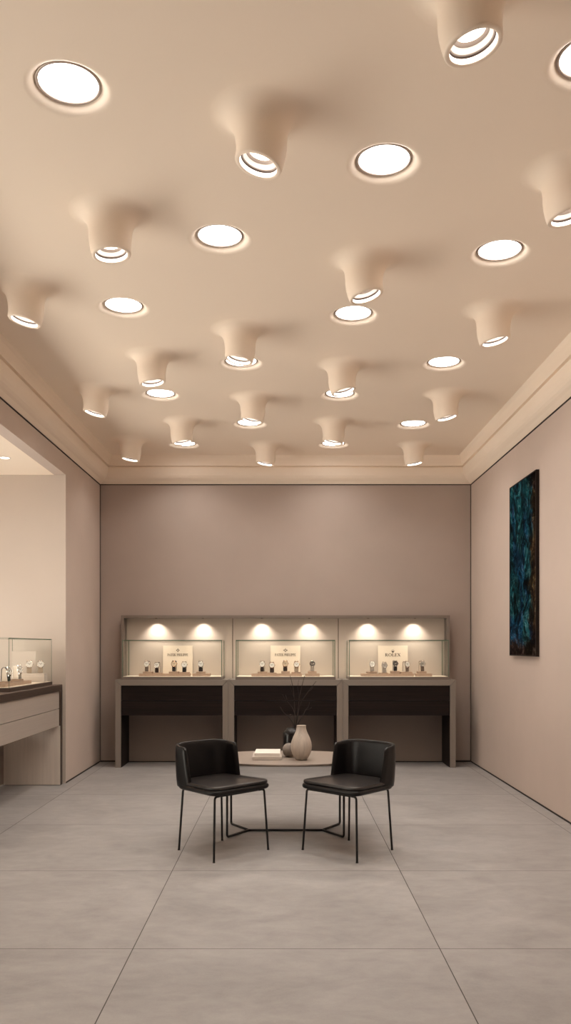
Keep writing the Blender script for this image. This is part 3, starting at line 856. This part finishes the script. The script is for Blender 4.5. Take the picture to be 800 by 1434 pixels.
# vases
x, y = .117, 6.085
o = MB().lathe([(.0005,0),(.038,0),(.042,.002),(.050,.012),(.066,.042),(.0765,.075),(.0785,.100),(.0745,.130),(.063,.163),(.049,.192),(.0395,.215),(.0350,.236),(.0345,.250),(.0365,.2535),(.0335,.2545),(.0305,.250),(.030,.235),(.035,.21),(.05,.17),(.0005,.05)], 64).build('pear_vase', M['vase'])
o.location = (x, y, TH); tag(o, 'pear-shaped beige grained vase with a narrow mouth on the oval table', 'vase')
vx, vy = .050, 6.40
o = MB().lathe([(.0005,0),(.056,0),(.063,.004),(.068,.014),(.0705,.05),(.0705,.14),(.069,.165),(.063,.182),(.052,.192),(.046,.196),(.046,.201),(.042,.203),(.040,.199),(.042,.19),(.058,.175),(.062,.1),(.058,.012),(.0005,.012)], 64).build('cylinder_vase', M['black_glass'])
o.location = (vx, vy, TH); tag(o, 'glossy black cylinder vase holding dried twigs behind the pear-shaped vase', 'vase')
o = MB().lathe([(.0005,0),(.020,.0015),(.034,.010),(.046,.026),(.0535,.052),(.052,.068),(.044,.086),(.030,.098),(.016,.103),(.0005,.1045)], 48).build('stone_ball', M['stone'])
o.location = (.030, 6.235, TH); tag(o, 'grey stone ball on the oval table in front of the black vase', 'ornament')

# dried twigs standing in the black vase; points in picture pixels turned into the vase's own plane
def tw(px, py, dy=0): return ((px-400)*(vy+dy)/F, vy+dy, CH-(py-905)*(vy+dy)/F)
root = (vx, vy, TH+.02)
twigs = [
 ('dried dark twig leaning slightly left, its tip highest on the left', [tw(412.5,1018), tw(413,1000,.01), tw(412,978,.015), tw(410.5,962,.02), tw(406.5,946,.02)], [[tw(412,978,.015), tw(408,966,0), tw(407,958,-.01)]]),
 ('dried dark twig standing nearly upright in the middle of the bunch', [tw(414,1018), tw(417,998,-.01), tw(419,978,-.02), tw(422.5,962,-.02), tw(427,946,-.02)], [[tw(419,978,-.02), tw(417,962,.0), tw(418.5,952,.01)]]),
 ('dried dark twig sweeping far right, forked above the pear-shaped vase', [tw(414.5,1018), tw(417,1005,.02), tw(419,992,.03), tw(422.5,982,.03), tw(432,968,.03), tw(443,954,.03)], [[tw(432,968,.03), tw(436,966,.05), tw(439,961,.06)]]),
 ('short dried dark twig bent to the right below the others', [tw(415,1018), tw(420,1009,0), tw(424.5,1002,-.01), tw(428,994,-.01), tw(432,990,-.01), tw(434,983,-.01)], [[tw(428,994,-.01), tw(434,993,-.03), tw(437,990,-.03)]]),
 ('short dried dark twig bent lowest to the left', [tw(411.5,1018), tw(410,1011,0), tw(404,1003,.01), tw(398,999,.01), tw(392.5,990,.01)], [[tw(404,1003,.01), tw(408,1000,.03), tw(411,1001,.03)]]),
 ('dried dark twig angled left at half height, with a side shoot', [tw(413,1018), tw(413.5,1002,-.02), tw(410,991,-.03), tw(403,983,-.03), tw(400,973,-.03)], [[tw(403,983,-.03), tw(399,979,-.05), tw(396,972,-.05)]]),
]
for k, (lab, pts, shoots) in enumerate(twigs):
    a = 2*PI*k/6
    base = Vector(root)+Vector((.024*math.cos(a), .024*math.sin(a), 0))
    mb = MB().tube(fillet_path([base]+pts, .02, 3), .0036, 7, taper=.5)
    for s in shoots: mb.tube(s, .0018, 6, taper=.6)
    tag(mb.build('dried_twig', M['twig']), lab + ', in the black vase', 'twig', 'dried twigs in the black vase')

# ------------------------------------------------------------------ chairs
def make_chair(label, loc, rz):
    t = thing('lounge_chair', label, 'chair', loc, rz, 'leather chairs at the oval table')
    # front is local +y
    seat_poly = rounded([(-.262,.243),(-.232,-.235),(.232,-.235),(.262,.243)], [.075,.13,.13,.075], 9)
    MB().loft(slab_rings(seat_poly, .428, .462, .016)).build('seat_shell', M['leather'], t)
    cush = rounded([(-.256,.237),(-.226,-.222),(.226,-.222),(.256,.237)], [.075,.12,.12,.075], 9)
    MB().loft(slab_rings(cush, .460, .486, .012, dome=.014, steps=6)).build('seat_cushion', M['leather_seat'], t)
    # backrest: a U in plan, rounded in section
    plan = rounded([(-.222,-.045),(-.216,-.244),(.216,-.244),(.222,-.045)], [0.001,.17,.17,.001], 14)
    # drop the rounding duplicates at the open ends and resample evenly
    pts = [Vector(p) for p in plan]
    d = [0]
    for i in range(1, len(pts)): d.append(d[-1]+(pts[i]-pts[i-1]).length)
    N_ = 46; path = []
    for k in range(N_+1):
        s = d[-1]*k/N_
        i = max(j for j in range(len(d)) if d[j] <= s+1e-9); i = min(i, len(d)-2)
        u = (s-d[i])/max(1e-9, d[i+1]-d[i]); path.append(pts[i].lerp(pts[i+1], u))
    rings = []
    for k, p in enumerate(path):
        a_, b_ = path[max(0, k-1)], path[min(N_, k+1)]
        tn = (b_-a_).normalized(); nr = Vector((-tn.y, tn.x))
        u = k/N_; e = min(u, 1-u)*d[-1]            # distance to the nearer end
        endf = math.sqrt(max(0, 1-(1-min(1, (e+.0015)/.030))**2))
        th = .017*max(.12, endf)
        z0 = .440 + .020*(1-min(1, e/.05))**2
        z1 = .736 - .020*(1-smooth(min(1, e/.30))) - .030*(1-endf)
        ring = []
        hh = (z1-z0)/2; zc = (z0+z1)/2
        n = 28
        for q in range(n):
            an = 2*PI*q/n
            c, s_ = math.cos(an), math.sin(an)
            # tall rounded rectangle
            zz = max(-1, min(1, s_*1.25)); zz = math.copysign(abs(zz)**.55, zz)
            zz = zc + (hh-th)*zz + th*s_*(1 if abs(s_) > .75 else abs(s_)/.75)
            off = th*c if abs(s_) < .98 else th*c
            lean = .020*smooth((zz-.45)/.3)         # opens outward a little towards the top
            q2 = p + nr*off
            q2 = q2 - nr*lean*.25
            q2.y -= .055*max(0, (zz-.44)/.3)*(1-smooth(min(1, e/.22)))   # the arm ends slope back as they rise
            ring.append((q2.x, q2.y, zz))
        rings.append(ring)
    MB().loft(rings).build('backrest', M['leather'], t)
    # legs
    r = .0075
    for sx, sy, fx, fy in ((-1,1,.243,.215),(1,1,.243,.215),(-1,-1,.195,-.215),(1,-1,.195,-.215)):
        top = (sx*(fx-.022), fy-.018*sy, .419)
        inn = (sx*(fx-.075), fy-.022*sy, .419)
        path = fillet_path([(sx*fx, fy, 0), top, inn], .022)
        l_ = MB().tube(path, r, 12).build('leg', M['black_metal'], t)
        MB().lathe([(.0005,0),(.0088,0),(.0088,.006),(.0005,.006)], 14, Matrix.Translation((sx*fx, fy, 0))).build('foot', M['black_metal'], l_)
    fr = MB()
    fr.tube([(-.17,.193,.419),(.17,.193,.419)], r).tube([(-.13,-.193,.419),(.13,-.193,.419)], r)
    for s in (-1, 1): fr.tube([(s*.168,.193,.419),(s*.125,-.193,.419)], r)
    fr.build('underframe', M['black_metal'], t)
    return t
make_chair('black leather barrel-back chair on thin black legs, left of the table, turned to the right', (-.443, 5.63, 0), math.radians(-135))
make_chair('black leather barrel-back chair on thin black legs, right of the table, turned to the left', (.443, 5.63, 0), math.radians(135))

# ------------------------------------------------------------------ daylight and view
w = bpy.data.worlds.new('world'); sc.world = w; w.use_nodes = True
nt = w.node_tree; bg = nt.nodes['Background']; bg.inputs['Strength'].default_value = WORLD_L
tc = nt.nodes.new('ShaderNodeTexCoord'); sp = nt.nodes.new('ShaderNodeSeparateXYZ'); nt.links.new(tc.outputs['Generated'], sp.inputs[0])
mr = nt.nodes.new('ShaderNodeMapRange'); mr.inputs['From Min'].default_value = -.06; mr.inputs['From Max'].default_value = .02
nt.links.new(sp.outputs['Z'], mr.inputs[0])
mx = nt.nodes.new('ShaderNodeMix'); mx.data_type = 'RGBA'; nt.links.new(mr.outputs[0], mx.inputs['Factor'])
mx.inputs[6].default_value = (1.0, .90, .80, 1)      # lower half set brighter, added to light the ceiling from below
mx.inputs[7].default_value = (SKY_R*1.0, SKY_R*.90, SKY_R*.79, 1)
nt.links.new(mx.outputs[2], bg.inputs['Color'])
sc.view_settings.view_transform = 'Standard'; sc.view_settings.look = 'None'
sc.view_settings.exposure = EXPOSURE; sc.view_settings.gamma = 1; sc.view_settings.use_curve_mapping = False
cy = sc.cycles
cy.use_denoising = True; cy.max_bounces = 10; cy.diffuse_bounces = 6; cy.glossy_bounces = 5; cy.transparent_max_bounces = 24
cy.sample_clamp_indirect = 6.0; cy.caustics_reflective = False; cy.caustics_refractive = False
